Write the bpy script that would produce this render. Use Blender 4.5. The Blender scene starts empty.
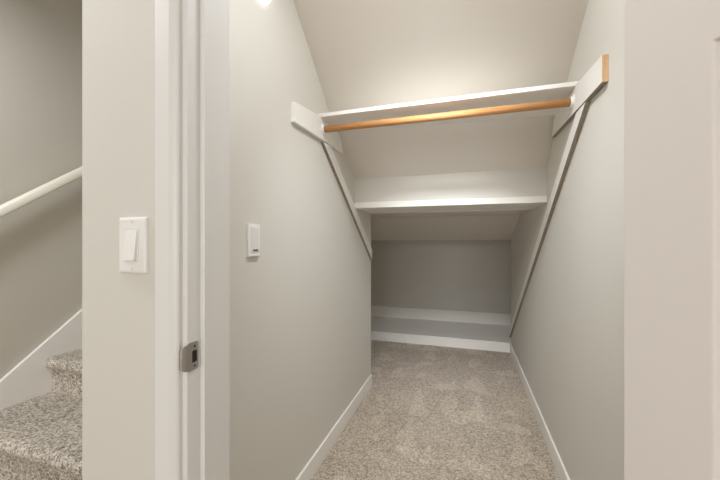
import bpy, bmesh, math, random
from mathutils import Vector, Matrix
random.seed(3)
S = bpy.context.scene
COL = S.collection

# ------------------------------------------------------------ helpers
def link(name, bm, mat, parent=None, smooth=False, mats=None):
    bmesh.ops.remove_doubles(bm, verts=bm.verts, dist=1e-6)
    bmesh.ops.recalc_face_normals(bm, faces=bm.faces)
    me = bpy.data.meshes.new(name)
    bm.to_mesh(me); bm.free()
    for m in (mats or [mat]): me.materials.append(m)
    for p in me.polygons: p.use_smooth = smooth
    o = bpy.data.objects.new(name, me); COL.objects.link(o)
    if parent: o.parent = parent
    return o

def bevel(o, w=.0015, seg=2):
    md = o.modifiers.new('bevel', 'BEVEL'); md.width = w; md.segments = seg
    md.limit_method = 'ANGLE'; md.angle_limit = math.radians(40)
    return o

def box(bm, x0, x1, y0, y1, z0, z1):
    vs = [bm.verts.new((x, y, z)) for x in (x0, x1) for y in (y0, y1) for z in (z0, z1)]
    for f in ((0,1,3,2),(4,6,7,5),(0,4,5,1),(2,3,7,6),(0,2,6,4),(1,5,7,3)):
        bm.faces.new([vs[i] for i in f])

def prism(bm, pts, axis, a, b):
    """pts: 2D outline; axis 'x' -> pts are (y,z); 'y' -> (x,z); 'z' -> (x,y)"""
    def P(p, t):
        return {'x': (t, p[0], p[1]), 'y': (p[0], t, p[1]), 'z': (p[0], p[1], t)}[axis]
    A = [bm.verts.new(P(p, a)) for p in pts]; B = [bm.verts.new(P(p, b)) for p in pts]
    n = len(pts)
    bm.faces.new(A); bm.faces.new(B[::-1])
    for i in range(n): bm.faces.new((A[i], A[(i+1) % n], B[(i+1) % n], B[i]))

def cyl(bm, c0, c1, r, n=32, r1=None):
    c0, c1 = Vector(c0), Vector(c1); d = (c1-c0).normalized()
    u = d.orthogonal().normalized(); v = d.cross(u)
    r1 = r if r1 is None else r1
    A = [bm.verts.new(c0+(u*math.cos(2*math.pi*i/n)+v*math.sin(2*math.pi*i/n))*r) for i in range(n)]
    B = [bm.verts.new(c1+(u*math.cos(2*math.pi*i/n)+v*math.sin(2*math.pi*i/n))*r1) for i in range(n)]
    bm.faces.new(A); bm.faces.new(B[::-1])
    for i in range(n): bm.faces.new((A[i], A[(i+1) % n], B[(i+1) % n], B[i]))

def B(name, args, mat, parent=None, bev=None):
    bm = bmesh.new(); box(bm, *args)
    o = link(name, bm, mat, parent)
    if bev: bevel(o, bev)
    return o
def PR(name, pts, axis, a, b, mat, parent=None, bev=None, smooth=False):
    bm = bmesh.new(); prism(bm, pts, axis, a, b)
    o = link(name, bm, mat, parent, smooth)
    if bev: bevel(o, bev)
    return o
def struct(o): o['kind'] = 'structure'; return o
def tag(o, label, cat, group=None):
    o['label'] = label; o['category'] = cat
    if group: o['group'] = group
    return o
def empty(name, loc):
    o = bpy.data.objects.new(name, None); COL.objects.link(o)
    o.location = loc; o.empty_display_size = .05
    return o
def adopt(root):
    """children were modelled in world space: cancel the root's translation"""
    for c in root.children:
        c.matrix_parent_inverse = Matrix.Translation(root.location).inverted()

# ------------------------------------------------------------ materials
def lin(c):
    c = c/255
    return c/12.92 if c <= .04045 else ((c+.055)/1.055)**2.4
def rgb(r, g, b): return (lin(r), lin(g), lin(b), 1)

def mat(name, col, rough=.5, bump=0, bscale=300, metal=0, var=.0, spec=.5):
    m = bpy.data.materials.new(name); m.use_nodes = True
    nt = m.node_tree; N = nt.nodes; L = nt.links
    p = N['Principled BSDF']
    p.inputs['Base Color'].default_value = col
    p.inputs['Roughness'].default_value = rough
    p.inputs['Metallic'].default_value = metal
    p.inputs['Specular IOR Level'].default_value = spec
    tc = N.new('ShaderNodeTexCoord')
    if bump:
        n = N.new('ShaderNodeTexNoise'); n.inputs['Scale'].default_value = bscale
        n.inputs['Detail'].default_value = 3
        L.new(tc.outputs['Object'], n.inputs['Vector'])
        b = N.new('ShaderNodeBump'); b.inputs['Strength'].default_value = bump
        b.inputs['Distance'].default_value = .001
        L.new(n.outputs['Fac'], b.inputs['Height']); L.new(b.outputs['Normal'], p.inputs['Normal'])
    if var:
        n = N.new('ShaderNodeTexNoise'); n.inputs['Scale'].default_value = 3; n.inputs['Detail'].default_value = 2
        L.new(tc.outputs['Object'], n.inputs['Vector'])
        mr = N.new('ShaderNodeMapRange'); mr.inputs['To Min'].default_value = 1-var; mr.inputs['To Max'].default_value = 1+var
        L.new(n.outputs['Fac'], mr.inputs['Value'])
        hv = N.new('ShaderNodeHueSaturation'); hv.inputs['Color'].default_value = col
        L.new(mr.outputs['Result'], hv.inputs['Value']); L.new(hv.outputs['Color'], p.inputs['Base Color'])
    return m

def wood(name, c1, c2, along='X'):
    m = bpy.data.materials.new(name); m.use_nodes = True
    nt = m.node_tree; N = nt.nodes; L = nt.links; p = N['Principled BSDF']
    p.inputs['Roughness'].default_value = .6
    tc = N.new('ShaderNodeTexCoord'); mp = N.new('ShaderNodeMapping')
    sc = {'X': (1.5, 40, 40), 'Y': (40, 1.5, 40), 'Z': (40, 40, 2)}[along]
    mp.inputs['Scale'].default_value = sc
    L.new(tc.outputs['Object'], mp.inputs['Vector'])
    n = N.new('ShaderNodeTexNoise'); n.inputs['Scale'].default_value = 2; n.inputs['Detail'].default_value = 6
    n.inputs['Distortion'].default_value = .4
    L.new(mp.outputs['Vector'], n.inputs['Vector'])
    r = N.new('ShaderNodeValToRGB'); r.color_ramp.elements[0].position = .32; r.color_ramp.elements[1].position = .68
    r.color_ramp.elements[0].color = c1; r.color_ramp.elements[1].color = c2
    L.new(n.outputs['Fac'], r.inputs['Fac']); L.new(r.outputs['Color'], p.inputs['Base Color'])
    b = N.new('ShaderNodeBump'); b.inputs['Strength'].default_value = .15; b.inputs['Distance'].default_value = .0005
    L.new(n.outputs['Fac'], b.inputs['Height']); L.new(b.outputs['Normal'], p.inputs['Normal'])
    return m

def carpet(name, dark, light, marks=True):
    m = bpy.data.materials.new(name); m.use_nodes = True
    nt = m.node_tree; N = nt.nodes; L = nt.links; p = N['Principled BSDF']
    p.inputs['Roughness'].default_value = .95; p.inputs['Specular IOR Level'].default_value = .1
    p.inputs['Sheen Weight'].default_value = .15
    tc = N.new('ShaderNodeTexCoord')
    def noise(s, d, rough=.6):
        n = N.new('ShaderNodeTexNoise'); n.inputs['Scale'].default_value = s
        n.inputs['Detail'].default_value = d; n.inputs['Roughness'].default_value = rough
        L.new(tc.outputs['Object'], n.inputs['Vector']); return n
    def math_(op, a, b=None, c=None):
        n = N.new('ShaderNodeMath'); n.operation = op
        for i, v in enumerate((a, b, c)):
            if v is None: continue
            if isinstance(v, (int, float)): n.inputs[i].default_value = v
            else: L.new(v, n.inputs[i])
        return n.outputs[0]
    fine = noise(190, 2, .7); mid = noise(30, 3); big = noise(3.2, 2)
    v = N.new('ShaderNodeTexVoronoi'); v.inputs['Scale'].default_value = 170
    L.new(tc.outputs['Object'], v.inputs['Vector'])
    vc = N.new('ShaderNodeTexVoronoi'); vc.inputs['Scale'].default_value = 150
    L.new(tc.outputs['Object'], vc.inputs['Vector'])
    sp_ = N.new('ShaderNodeSeparateColor'); L.new(vc.outputs['Color'], sp_.inputs[0])
    f = math_('MULTIPLY', fine.outputs['Fac'], .45)
    f = math_('MULTIPLY_ADD', sp_.outputs[0], .26, f)
    f = math_('MULTIPLY_ADD', mid.outputs['Fac'], .17, f)
    f = math_('MULTIPLY_ADD', big.outputs['Fac'], .14, f)
    if marks:
        # nap brushed in wedge-shaped vacuum strokes
        sx = N.new('ShaderNodeSeparateXYZ'); L.new(tc.outputs['Object'], sx.inputs[0])
        wob = math_('MULTIPLY_ADD', big.outputs['Fac'], .18, sx.outputs['X'])
        tri = math_('PINGPONG', math_('ADD', wob, 5), .11)             # 0..0.11
        tri = math_('DIVIDE', tri, .11)
        wy = math_('FRACT', math_('MULTIPLY', math_('MULTIPLY_ADD', big.outputs['Fac'], .18, sx.outputs['Y']), 2.1))
        wedge = math_('GREATER_THAN', tri, wy)
        msk = math_('GREATER_THAN', noise(2.6, 1).outputs['Fac'], .50)
        f = math_('MULTIPLY_ADD', math_('MULTIPLY', wedge, msk), .06, f)
    r = N.new('ShaderNodeValToRGB')
    e = r.color_ramp.elements
    e[0].position = .34; e[0].color = dark; e[1].position = .70; e[1].color = light
    L.new(f, r.inputs['Fac']); L.new(r.outputs['Color'], p.inputs['Base Color'])
    h = math_('MULTIPLY_ADD', v.outputs['Distance'], -.5, f)
    b = N.new('ShaderNodeBump'); b.inputs['Strength'].default_value = .8; b.inputs['Distance'].default_value = .006
    L.new(h, b.inputs['Height']); L.new(b.outputs['Normal'], p.inputs['Normal'])
    return m

WALL  = mat('greige wall paint', rgb(216, 213, 206), .75, .25, 350, var=.008, spec=.3)
CEIL  = mat('ceiling paint', rgb(222, 216, 208), .8, .25, 250, spec=.3)
SWALL = mat('stairwell wall paint', rgb(202, 197, 186), .75, .25, 350, spec=.3)
TRIM  = mat('white trim paint', rgb(242, 240, 236), .42, .05, 80)
JAMB  = mat('door frame paint', rgb(230, 229, 227), .4, .05, 80)
SHELF = mat('white shelf paint', rgb(238, 236, 231), .5, .05, 60)
DOOR  = mat('warm white door paint', rgb(226, 219, 214), .45, .06, 80)
PLAST = mat('white plastic', rgb(240, 239, 236), .3)
PLAST2= mat('pale plastic', rgb(232, 230, 227), .35)
SLOT  = mat('grey indicator', rgb(95, 92, 86), .5)
METAL = mat('brushed nickel', rgb(178, 173, 166), .38, .3, 500, metal=1)
HOLE  = mat('dark bore', rgb(35, 32, 30), .8)
ROD   = wood('orange fir dowel', rgb(184, 128, 76), rgb(200, 148, 94), 'X')
PINE  = wood('raw pine end', rgb(196, 156, 112), rgb(220, 184, 142), 'Z')
RAW_SHADE   = wood('raw pine and underside shade', rgb(140, 130, 117), rgb(164, 153, 138), 'Y')  # raw wood under the right cleat; painted-in shade under the sloping boards
RAIL  = mat('cream handrail paint', rgb(226, 220, 207), .4)
CARP  = carpet('grey beige carpet', rgb(134, 121, 106), rgb(228, 214, 196))
CARP2 = carpet('stair carpet', rgb(108, 98, 86), rgb(246, 236, 222), False)

# ------------------------------------------------------------ key dimensions (metres)
XL, XR = -.752, .458          # closet side walls
YF0, YF1 = .52, .63           # hall wall with the doorway
YE = 2.666                    # end of the left wall
YB = 3.91                     # end of right wall / front of ledge
YBB = 4.72                    # rear wall of the low recess
ZC = 2.44
XS = -2.12                    # stair side wall
XP = -.812                    # stair side of the partition
XA = -1.75                    # left end of the recess

# ------------------------------------------------------------ shell
struct(B('floor', (-2.3, 1.5, -6.1, YBB+.1, -.05, 0), CARP))
# left closet wall (full height to its free end, then only above the soffit)
struct(PR('wall_left', [(YF1-.002, 0), (YE, 0), (YE, 1.60), (3.6, 1.60), (3.6, 4.3), (YF1-.002, 4.3)], 'x', XP, XL, WALL))
struct(PR('wall_right', [(YF1, 0), (YB, 0), (YB, 2.6), (YF1, 2.6)], 'x', XR, XR+.11, WALL))
# hall wall with doorway: left pier, right pier, above door
DL, DR, DT = -.535, .282, 2.07
struct(B('wall_front', (XP, DL, YF0, YF1, 0, 2.6), WALL))
struct(B('wall_front_right', (DR, 1.4, YF0, YF1, 0, 2.6), WALL))
struct(B('wall_front_above', (DL, DR, YF0, YF1, DT, 2.6), WALL))
# sloped closet ceiling
bm = bmesh.new()
Lp = [(1.19, 2.44), (1.872, 1.871), (2.40, 1.53)]
Rp = [(1.04, 2.44), (1.972, 1.871), (2.40, 1.50)]
def dens(P, k=10):
    out = []
    for a, b in zip(P[:-1], P[1:]):
        out += [(a[0]+(b[0]-a[0])*i/k, a[1]+(b[1]-a[1])*i/k) for i in range(k)]
    return out+[P[-1]]
Lp, Rp = dens(Lp), dens(Rp)
NX = 24
def crow(dz):
    return [[bm.verts.new((XL-.001+(XR-XL+.002)*k/NX, l[0]+(r[0]-l[0])*k/NX, l[1]+(r[1]-l[1])*k/NX+dz)) for k in range(NX+1)] for l, r in zip(Lp, Rp)]
lo_, up_ = crow(0), crow(.10)
for g in (lo_, up_):
    for a, b in zip(g[:-1], g[1:]):
        for k in range(NX): bm.faces.new((a[k], a[k+1], b[k+1], b[k]))
for k in range(NX):
    for q in (0, -1): bm.faces.new((lo_[q][k], lo_[q][k+1], up_[q][k+1], up_[q][k]))
for q in range(len(Lp)-1):
    for k in (0, -1): bm.faces.new((lo_[q][k], lo_[q+1][k], up_[q+1][k], up_[q][k]))
o = struct(link('ceiling_sloped', bm, CEIL, smooth=True))
o.modifiers.new('e', 'EDGE_SPLIT').split_angle = math.radians(30)
struct(B('ceiling', (XL, XR, YF1, 1.25, ZC, ZC+.1), CEIL))
# upright panel between slope and lower shelf
struct(B('wall_back_upper', (XL, XR, 2.236, 2.28, 1.470, 1.70), WALL))
# low soffit of the recess, beyond the shelf: flat, sloping, then flat
struct(PR('ceiling_recess', [(2.69, 1.430), (3.25, 1.430), (YB, 1.212), (YBB, 1.212), (YBB, 1.50), (2.69, 1.50)], 'x', XA, XR+.0, CEIL))
struct(B('wall_recess_left', (XA-.08, XA, 2.68, YBB+.08, 0, 1.46), WALL))
struct(B('wall_recess_near', (XA-.08, XP-.001, YE+.005, YE+.06, 0, 1.46), WALL))
struct(B('wall_back', (XA, 1.1, YBB, YBB+.08, 0, 1.6), WALL))
struct(B('wall_recess_right', (1.1, 1.18, YB, YBB+.08, 0, 1.5), WALL))
struct(B('wall_recess_right_near', (XR+.11, 1.18, YB-.11, YB-.001, 0, 1.6), WALL))
struct(B('ceiling_recess_right', (XR+.001, 1.1, YB, YBB, 1.212, 1.50), CEIL))
# baseboards
def baseboard(name, x0, x1, y0, y1, h=.085):
    return struct(B(name, (x0, x1, y0, y1, 0, h), TRIM, bev=.003))
baseboard('baseboard_left', XL, XL+.012, YF1, YE-.001, .10)
baseboard('baseboard_right', XR-.012, XR, YF1, YB-.001, .10)

# hall around the camera
struct(B('wall_hall_rear', (-2.2, 1.5, -6.1, -6.0, 0, 2.6), WALL))
struct(B('wall_hall_right', (1.4, 1.5, -6.0, YF0, 0, 2.6), WALL))
struct(B('ceiling_hall', (-2.12, 1.4, -6.0, YF0, ZC+.02, ZC+.12), CEIL))
# stair side wall, with the skirt as a part of the staircase
struct(B('wall_stair_left', (XS-.1, XS, -6.0, 5.0, 0, 4.3), SWALL))
struct(B('wall_stair_end', (XS, XP, 4.85, 4.95, 0, 4.3), SWALL))
struct(B('ceiling_stair', (XS, XP, YF0, 4.85, 4.3, 4.4), CEIL))
struct(B('wall_stair_upper', (XS, XP, YF0-.1, YF0, ZC+.12, 4.3), WALL))

# ------------------------------------------------------------ door frame and leaf
door = empty('door_1', (-.12, YF0, 0)); struct(door)
JX, SX = -.519, -.508
bm = bmesh.new()
box(bm, DL, JX, YF0-.0005, YF1, 0, DT-.02)
box(bm, .262, DR, YF0-.0005, YF1, 0, DT-.02)
box(bm, DL, DR, YF0-.0005, YF1, DT-.02, DT)
bevel(link('jamb', bm, JAMB, door), .0015)
bm = bmesh.new()
YST = .5525
prism(bm, [(JX, YST), (SX+.001, YST), (SX, YST+.002), (SX, YF1-.0008), (JX, YF1-.0008)], 'z', 0, DT-.02)
box(bm, .252, .262, YST, YF1-.018, 0, DT-.02)
box(bm, JX, .262, YST, YF1-.018, DT-.03, DT-.02)
bevel(link('door_stop', bm, JAMB, door), .001)
bm = bmesh.new()
# moulded casing profile (x, y) along z
cas = [(-.583, YF0), (-.583, YF0-.0155), (-.5815, YF0-.017), (-.548, YF0-.0165), (-.539, YF0-.0145), (-.533, YF0-.012), (-.5305, YF0-.009), (-.5305, YF0)]
prism(bm, cas, 'z', 0, DT+.055)
off = .262+JX
prism(bm, [(-(x)+off, y) for x, y in cas], 'z', 0, DT+.055)
box(bm, -.583, .3435, YF0-.017, YF0, DT-.01, DT+.056)
bevel(link('casing', bm, JAMB, door), .001)

# strike plate: leaf on jamb with a curled lip round the edge, latch hole and two screws
sy0, sy1, sz0, sz1 = .5225, .5465, .943, .999
zc = (sz0+sz1)/2
def rrect(y0, y1, z0, z1, r, n=5, left=True, right=True):
    pts = []
    for cy, cz, a0 in ((y1-r, z1-r, 0), (y0+r, z1-r, 90), (y0+r, z0+r, 180), (y1-r, z0+r, 270)):
        for i in range(n+1):
            a = math.radians(a0+90*i/n); pts.append((cy+r*math.cos(a), cz+r*math.sin(a)))
    return pts
bm = bmesh.new()
outer = rrect(sy0-.004, sy1, sz0, sz1, .005)
inner = rrect(.530, .5425, zc-.013, zc+.011, .003)
def ring(bm, o, i, xa, xb):
    n = len(o)
    V = [[bm.verts.new((x, p[0], p[1])) for p in q] for x in (xa, xb) for q in (o, i)]
    for k in range(n):
        j = (k+1) % n
        bm.faces.new((V[0][k], V[0][j], V[1][j], V[1][k]))
        bm.faces.new((V[2][k], V[3][k], V[3][j], V[2][j]))
        bm.faces.new((V[0][k], V[2][k], V[2][j], V[0][j]))
        bm.faces.new((V[1][k], V[1][j], V[3][j], V[3][k]))
ring(bm, outer, inner, JX-.0005, JX+.0022)
# lip: curls toward the casing, rounded outer edge
R = .008
arc = [(JX+.0022-R*(1-math.cos(math.radians(a))), sy0-.003-R*math.sin(math.radians(a))*1.6) for a in range(0, 91, 15)]
arc2 = [(x-.002, y+.0015) for x, y in arc]
rows = []
for k, (p, q) in enumerate(zip(arc, arc2)):
    t = k/(len(arc)-1); z0 = sz0+.002+.010*t**2; z1 = sz1-.002-.010*t**2
    rows.append([bm.verts.new((p[0], p[1], z0)), bm.verts.new((p[0], p[1], z1)), bm.verts.new((q[0], q[1], z1)), bm.verts.new((q[0], q[1], z0))])
for a, b in zip(rows[:-1], rows[1:]):
    for i in range(4): bm.faces.new((a[i], a[(i+1) % 4], b[(i+1) % 4], b[i]))
bm.faces.new(rows[0]); bm.faces.new(rows[-1][::-1])
sp = link('strike_plate', bm, METAL, door); sp['label'] = 'brushed nickel strike plate on white jamb'
bevel(sp, .0006)
B('latch_hole', (JX-.0004, JX+.0004, .529, .5435, zc-.014, zc+.012), HOLE, sp)
for z in (sz0+.0085, sz1-.0085):
    bm = bmesh.new(); cyl(bm, (JX+.001, .536, z), (JX+.0030, .536, z), .0030, 16, .0022)
    link('screw', bm, HOLE, sp, mats=[mat('screw head', rgb(70, 66, 62), .5, metal=.6)])

# the open door leaf, swung into the hall; local x runs from the hinge edge outwards
leaf = bpy.data.objects.new('door_leaf', None); COL.objects.link(leaf)
P0 = Vector((.1965, .522, .012)); dv = Vector((.266, -.964, 0)).normalized()
LW, LH, LT = .76, 2.025, .035
bm = bmesh.new()
st, mv = .1155, .10
panels = []
cols = [(st, LW/2-mv/2), (LW/2+mv/2, LW-st)]
for z0, z1 in ((.20, .80), (.93, 1.381), (1.50, 1.905)):
    for a, b in cols: panels.append((a, b, z0, z1))
xs = sorted({0, LW, *[c for p in cols for c in p]}); zs = sorted({0, LH, *[z for p in panels for z in p[2:]]})
def isp(x0, x1, z0, z1):
    return any(abs(p[0]-x0) < 1e-6 and abs(p[1]-x1) < 1e-6 and abs(p[2]-z0) < 1e-6 and abs(p[3]-z1) < 1e-6 for p in panels)
for side in (0, 1):
    y = 0 if side == 0 else LT; sgn = 1 if side == 0 else -1
    for i in range(len(xs)-1):
        for k in range(len(zs)-1):
            x0, x1, z0, z1 = xs[i], xs[i+1], zs[k], zs[k+1]
            def rect(dx, d): return [bm.verts.new(v) for v in ((x0+dx, y+sgn*d, z0+dx), (x1-dx, y+sgn*d, z0+dx), (x1-dx, y+sgn*d, z1-dx), (x0+dx, y+sgn*d, z1-dx))]
            if not isp(x0, x1, z0, z1): bm.faces.new(rect(0, 0))
            else:
                R_ = [rect(0, 0), rect(.004, .013), rect(.012, .015), rect(.022, .015), rect(.05, .006)]
                for a, b in zip(R_[:-1], R_[1:]):
                    for q in range(4): bm.faces.new((a[q], a[(q+1) % 4], b[(q+1) % 4], b[q]))
                bm.faces.new(R_[-1])
for i in range(len(xs)-1):
    for z in (0, LH): bm.faces.new([bm.verts.new(v) for v in ((xs[i], 0, z), (xs[i+1], 0, z), (xs[i+1], LT, z), (xs[i], LT, z))])
for k in range(len(zs)-1):
    for x in (0, LW): bm.faces.new([bm.verts.new(v) for v in ((x, 0, zs[k]), (x, 0, zs[k+1]), (x, LT, zs[k+1]), (x, LT, zs[k]))])
leafm = link('leaf_panel', bm, DOOR)
bevel(leafm, .0015)
bpy.data.objects.remove(leaf)
leafm.name = 'door_leaf'
leafm.matrix_world = Matrix(((dv.x, -dv.y, 0, P0.x), (dv.y, dv.x, 0, P0.y), (0, 0, 1, P0.z), (0, 0, 0, 1)))
leafm.parent = door
for z in (.25, 1.02, 1.80):
    bm = bmesh.new(); cyl(bm, (.2455, .5085, z-.045), (.2455, .5085, z+.045), .0065, 16)
    box(bm, .228, .263, .511, .514, z-.044, z+.044)
    link('hinge', bm, METAL, door, smooth=False)
adopt(door)

# ------------------------------------------------------------ light switch on hall wall
def plate_mesh(bm, x0, x1, z0, z1, yb, yf, b=.005):
    R_ = []
    for d, y in ((0, yb), (0, yb-(yb-yf)*.45), (b*.35, yf+.0012), (b, yf)):
        R_.append([bm.verts.new((x, y, z)) for x, z in ((x0+d, z0+d), (x1-d, z0+d), (x1-d, z1-d), (x0+d, z1-d))])
    for a, c in zip(R_[:-1], R_[1:]):
        for i in range(4): bm.faces.new((a[i], a[(i+1) % 4], c[(i+1) % 4], c[i]))
    bm.faces.new(R_[0][::-1]); bm.faces.new(R_[-1])
sx, szc = -.6565, 1.1915
sw = tag(empty('light_switch', (sx, YF0, szc)), 'white rocker light switch on the greige wall left of the door casing', 'light switch')
bm = bmesh.new(); plate_mesh(bm, sx-.0375, sx+.0375, szc-.0575, szc+.0575, YF0+.0005, YF0-.0065)
bevel(link('wall_plate', bm, PLAST, sw), .001)
bm = bmesh.new()
box(bm, sx-.0185, sx+.0185, YF0-.0075, YF0-.0060, szc-.035, szc+.035)
link('rocker_frame', bm, PLAST2, sw)
bm = bmesh.new()   # paddle pressed at the top, bottom standing out
prism(bm, [(YF0-.0065, szc+.032), (YF0-.0080, szc+.032), (YF0-.0150, szc-.028), (YF0-.0155, szc-.031), (YF0-.0065, szc-.031)], 'x', sx-.0155, sx+.0155)
bevel(link('rocker', bm, PLAST, sw), .0008)
for z in (szc-.0485, szc+.0485):
    bm = bmesh.new(); cyl(bm, (sx, YF0-.006, z), (sx, YF0-.0075, z), .0032, 16); link('screw', bm, PLAST2, sw)
adopt(sw)

# small wall remote inside the closet
ry, rz = 1.054, 1.203
rm = tag(empty('wall_remote', (XL, ry, rz)), 'small slim white dimmer control on the closet left wall', 'wall control')
bm = bmesh.new()
def plate_x(bm, y0, y1, z0, z1, xb, xf, b=.003):
    R_ = []
    for d, x in ((0, xb), (0, xb+(xf-xb)*.7), (b*.4, xf-.0006), (b, xf)):
        R_.append([bm.verts.new((x, y, z)) for y, z in ((y0+d, z0+d), (y1-d, z0+d), (y1-d, z1-d), (y0+d, z1-d))])
    for a, c in zip(R_[:-1], R_[1:]):
        for i in range(4): bm.faces.new((a[i], a[(i+1) % 4], c[(i+1) % 4], c[i]))
    bm.faces.new(R_[0][::-1]); bm.faces.new(R_[-1])
plate_x(bm, ry-.036, ry+.034, rz-.060, rz+.058, XL-.0005, XL+.011)
link('housing', bm, PLAST, rm)
bm = bmesh.new(); plate_x(bm, ry-.023, ry+.023, rz-.044, rz+.048, XL+.0105, XL+.0135)
bt = link('button', bm, PLAST2, rm)
B('indicator_slot', (XL+.0105, XL+.0142, ry-.013, ry+.015, rz-.040, rz-.034), SLOT, rm)
adopt(rm)

# wall lamp high on the left wall
ly, lz = 1.088, 2.194
lamp = tag(empty('wall_lamp', (XL, ly, lz)), 'round white glowing lamp high on the closet left wall, cut by the frame', 'lamp')
EM = bpy.data.materials.new('lamp diffuser'); EM.use_nodes = True
pb = EM.node_tree.nodes['Principled BSDF']; pb.inputs['Base Color'].default_value = (.9, .9, .88, 1)
pb.inputs['Emission Color'].default_value = (1, .97, .92, 1); pb.inputs['Emission Strength'].default_value = 2.2
bm = bmesh.new(); cyl(bm, (XL-.001, ly, lz), (XL+.012, ly, lz), .072, 40, .070); link('base', bm, PLAST, lamp)
bm = bmesh.new()
prof = [(.084*math.cos(a)**.6 if a < 1.57 else 0, .003+.022*math.sin(a)) for a in [math.radians(q) for q in range(0, 91, 10)]]
rows = [[bm.verts.new((XL+h, ly+max(r, .0005)*math.cos(t), lz+max(r, .0005)*math.sin(t))) for t in [2*math.pi*i/40 for i in range(40)]] for r, h in prof]
for a, b in zip(rows[:-1], rows[1:]):
    for i in range(40): bm.faces.new((a[i], a[(i+1) % 40], b[(i+1) % 40], b[i]))
bm.faces.new(rows[0]); bm.faces.new(rows[-1])
link('diffuser', bm, EM, lamp, smooth=True)
adopt(lamp)

# ------------------------------------------------------------ upper shelf, its cleats, the rod
CT = .019
def cleat(name, xa, xb, pts, label, end_face_raw):
    bm = bmesh.new(); prism(bm, pts, 'x', xa, xb)
    o = link(name, bm, SHELF, mats=[SHELF, PINE, RAW_SHADE])
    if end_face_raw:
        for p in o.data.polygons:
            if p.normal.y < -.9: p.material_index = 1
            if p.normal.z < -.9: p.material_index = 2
    bevel(o, .0008, 1)
    return tag(o, label, 'shelf support', None)
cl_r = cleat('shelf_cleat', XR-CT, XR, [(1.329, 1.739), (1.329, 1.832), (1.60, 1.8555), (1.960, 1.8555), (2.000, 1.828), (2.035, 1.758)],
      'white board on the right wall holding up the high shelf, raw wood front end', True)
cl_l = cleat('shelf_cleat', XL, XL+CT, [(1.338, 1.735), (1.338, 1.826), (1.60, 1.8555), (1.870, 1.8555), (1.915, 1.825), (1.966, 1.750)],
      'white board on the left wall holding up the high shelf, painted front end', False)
sh = empty('closet_shelf', (0, 1.63, 1.856))
tag(sh, 'long white shelf high in the closet above the wooden rod', 'shelf')
bm = bmesh.new(); v = []
for z, dy in ((1.8565, 0), (1.8755, 0)):
    v.append([bm.verts.new(p) for p in ((XL+.001, 1.622, z), (XR-.001, 1.622, z), (XR-.001, 1.972-(z-1.8565)*1.5, z), (XL+.001, 1.872-(z-1.8565)*1.3, z))])
bm.faces.new(v[0]); bm.faces.new(v[1][::-1])
for i in range(4): bm.faces.new((v[0][i], v[0][(i+1) % 4], v[1][(i+1) % 4], v[1][i]))
bevel(link('board', bm, SHELF, sh), .0012)
adopt(sh)

rod = tag(empty('closet_rod', (-.15, 1.653, 1.80)), 'orange brown wooden hanging rod below the high white shelf', 'closet rod')
bm = bmesh.new()
ra, rb = Vector((XL+CT+.006, 1.651, 1.799)), Vector((XR-CT-.006, 1.656, 1.801))
cyl(bm, ra, rb, .0172, 40)
o = link('dowel', bm, ROD, rod, smooth=True)
for p in o.data.polygons:
    if abs(p.normal.x) > .9: p.use_smooth = False
for c, sg in ((Vector((XL+CT, 1.651, 1.799)), 1), (Vector((XR-CT, 1.656, 1.801)), -1)):
    bm = bmesh.new()
    X = Vector((sg, 0, 0))
    cyl(bm, c-X*.0005, c+X*.004, .031, 40)
    cyl(bm, c+X*.003, c+X*.011, .0235, 40, .0225)
    o = link('rod_socket', bm, PLAST, rod); bevel(o, .0012)
adopt(rod)

# ------------------------------------------------------------ lower shelf
lo = B('closet_shelf', (XL+.001, XR-.001, 2.226, 2.664, 1.430, 1.469), SHELF, bev=.0015)
tag(lo, 'lower white closet shelf with thick front edge above the dark recess', 'shelf')

# ------------------------------------------------------------ sloping boards on side walls
def sloping(xa, xb, pts, label):
    bm = bmesh.new(); prism(bm, pts, 'x', xa, xb)
    o = link('sloping_board', bm, SHELF, mats=[SHELF, RAW_SHADE])
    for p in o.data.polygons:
        if p.normal.z < -.6 and p.normal.y < -.2: p.material_index = 1      # lower edge: underside shade put into the colour
    bevel(o, .0012)
    return tag(o, label, 'support board')
TK = .019
ur = lambda y: 1.637-.652*(y-1.77)
lr = lambda y: ur(y)-.078
inv = lambda f, z: min((abs(f(q/2000)-z), q/2000) for q in range(2400, 8000))[1]
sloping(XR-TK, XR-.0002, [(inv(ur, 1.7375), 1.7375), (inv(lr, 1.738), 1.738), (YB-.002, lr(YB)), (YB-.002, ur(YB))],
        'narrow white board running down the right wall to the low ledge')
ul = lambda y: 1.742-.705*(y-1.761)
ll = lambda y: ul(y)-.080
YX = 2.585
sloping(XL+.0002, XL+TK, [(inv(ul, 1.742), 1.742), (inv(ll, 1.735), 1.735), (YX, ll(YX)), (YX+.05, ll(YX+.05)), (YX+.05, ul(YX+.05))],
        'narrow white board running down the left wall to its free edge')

# ------------------------------------------------------------ ledge in the low recess
led = tag(empty('low_ledge', (-.4, YB, 0)), 'low white ledge across the back of the closet floor', 'ledge')
B('front_board', (XA+.001, XR-.001, YB, YB+.018, 0.0, .106), TRIM, led, .001)
B('top_board', (XA+.001, 1.099, YB+.018, YBB-.001, .088, .104), TRIM, led)
B('back_board', (XA+.001, 1.099, YBB-.015, YBB-.0005, .1045, .256), TRIM, led, .0015)
adopt(led)

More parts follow.
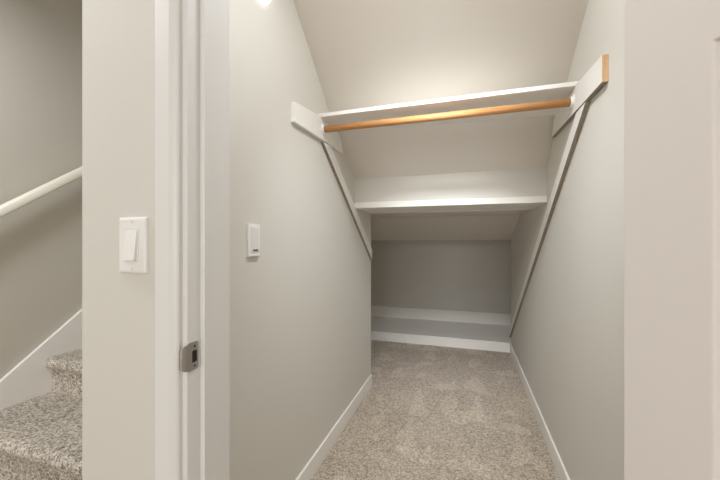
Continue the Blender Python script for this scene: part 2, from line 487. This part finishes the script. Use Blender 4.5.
# ------------------------------------------------------------ staircase
stair = tag(empty('staircase', (-1.46, .55, 0)), 'grey beige carpeted stairs climbing along the left stairwell wall', 'staircase')
noses = [(.53, .20), (.835, .40)]
y, z = 1.167, .586
while z < 3.2:
    noses.append((y, z)); y += .247; z += .188
SK = .02
for i, (ny, tz) in enumerate(noses[:-1]):
    nn = noses[i+1][0]
    zb = max(0, (noses[i-1][1] if i else 0))
    r = .032; cy = ny+r
    pts = [(nn+.031, tz)]
    for a in range(90, 271, 15):
        pts.append((cy+r*math.cos(math.radians(a))*1.0, tz-r+r*math.sin(math.radians(a))))
    pts += [(ny+.031, tz-2*r), (ny+.031, zb), (nn+.031, zb)]
    if tz > 1.3: pts[-1] = (nn+.031, tz-.06); pts[-2] = (ny+.031, tz-.19)
    bm = bmesh.new(); prism(bm, pts, 'x', XS+SK, XP-.001)
    o = link('step', bm, CARP2, stair, smooth=True)
    o.modifiers.new('e', 'EDGE_SPLIT').split_angle = math.radians(35)
skl = lambda y: .534+.762*(y-.99)
B0, B1 = .30, 4.2
bm = bmesh.new()
prism(bm, [(B0, 0), (B0, skl(B0)), (B1, skl(B1)), (B1, skl(B1)-.45), (.9, 0)], 'x', XS+.0005, XS+SK-.0005)
sk = link('skirt_board', bm, TRIM, stair); sk['label'] = 'white skirt board on the stairwell wall'
bevel(sk, .004, 3)
adopt(stair)

# handrail
hr = tag(empty('handrail', (XS+.06, 1.2, 1.5)), 'cream painted handrail on the stairwell wall', 'handrail')
XH = XS+.062
def hz(y): return 1.330+.738*(y-.962)
bm = bmesh.new()
prof = []
for i in range(28):
    a = 2*math.pi*i/28; cx_, cz_ = math.cos(a), math.sin(a)
    e = .75
    prof.append((.021*math.copysign(abs(cx_)**e, cx_), .029*math.copysign(abs(cz_)**e, cz_)))
ya, yb_ = -.2, 4.2
rr = [[bm.verts.new((XH+px, y, hz(y)+pz)) for px, pz in prof] for y in (ya, yb_)]
n = len(prof)
for i in range(n): bm.faces.new((rr[0][i], rr[0][(i+1) % n], rr[1][(i+1) % n], rr[1][i]))
bm.faces.new(rr[0]); bm.faces.new(rr[1][::-1])
link('rail', bm, RAIL, hr, smooth=True)
for y in (0.2, 2.0, 3.8):
    bm = bmesh.new()
    cyl(bm, (XS-.0005, y, hz(y)-.075), (XS+.006, y, hz(y)-.075), .028, 24)
    cyl(bm, (XS+.004, y, hz(y)-.075), (XH, y, hz(y)-.055), .007, 16)
    cyl(bm, (XH, y, hz(y)-.058), (XH, y, hz(y)-.02), .007, 16)
    link('bracket', bm, METAL, hr)
adopt(hr)

# ------------------------------------------------------------ lights
CW = (.965, 1, 1.035)
def area(name, loc, size, power, col=(1, .95, .88), rot=(0, 0, 0), shape='DISK'):
    l = bpy.data.lights.new(name, 'AREA'); l.shape = shape; l.size = size; l.energy = power; l.color = col
    o = bpy.data.objects.new(name, l); COL.objects.link(o); o.location = loc; o.rotation_euler = rot
    return o
area('closet_ceiling_light', (-.12, .92, 2.42), .25, 7.2, CW)
area('closet_floor_fill', (-.12, 1.0, 2.42), .15, 2.8, CW, (math.radians(25), 0, 0)).data.spread = math.radians(80)  # unseen fill, added to brighten the carpet
area('closet_downlight', (-.12, .72, 2.20), .30, 2.7, CW, (math.radians(42), 0, 0)).data.spread = math.radians(82)
area('closet_riser_fill', (-.12, .76, 2.18), .12, 1.5, CW, (math.radians(52), 0, 0)).data.spread = math.radians(42)  # narrow fill added to lift the ledge front and far carpet
area('hall_ceiling_light', (-.30, -.75, 2.44), .5, 4.0, CW)
area('stair_ceiling_light', (-1.60, .28, 2.43), .3, 15, CW)
area('hall_rear_fill', (-.10, -5.9, 1.45), 2.0, 98, CW, (math.radians(90), 0, 0), 'SQUARE')  # big fill added behind the camera for the deep recess, no window modelled
w = bpy.data.worlds.new('World'); S.world = w; w.use_nodes = True
w.node_tree.nodes['Background'].inputs[0].default_value = (1, .97, .93, 1)
w.node_tree.nodes['Background'].inputs[1].default_value = 2

# ------------------------------------------------------------ camera
cd = bpy.data.cameras.new('camera'); cam = bpy.data.objects.new('camera', cd); COL.objects.link(cam)
cam.location = (0, 0, 1.2); cam.rotation_euler = (math.radians(90), 0, .3078)
cd.sensor_width = 36; cd.lens = 334.2/720*36; cd.shift_y = 1/720; cd.clip_start = .01
S.camera = cam
S.view_settings.view_transform = 'Standard'; S.view_settings.look = 'None'
S.view_settings.gamma = 1; S.view_settings.exposure = .12
S.cycles.max_bounces = 12; S.cycles.diffuse_bounces = 8
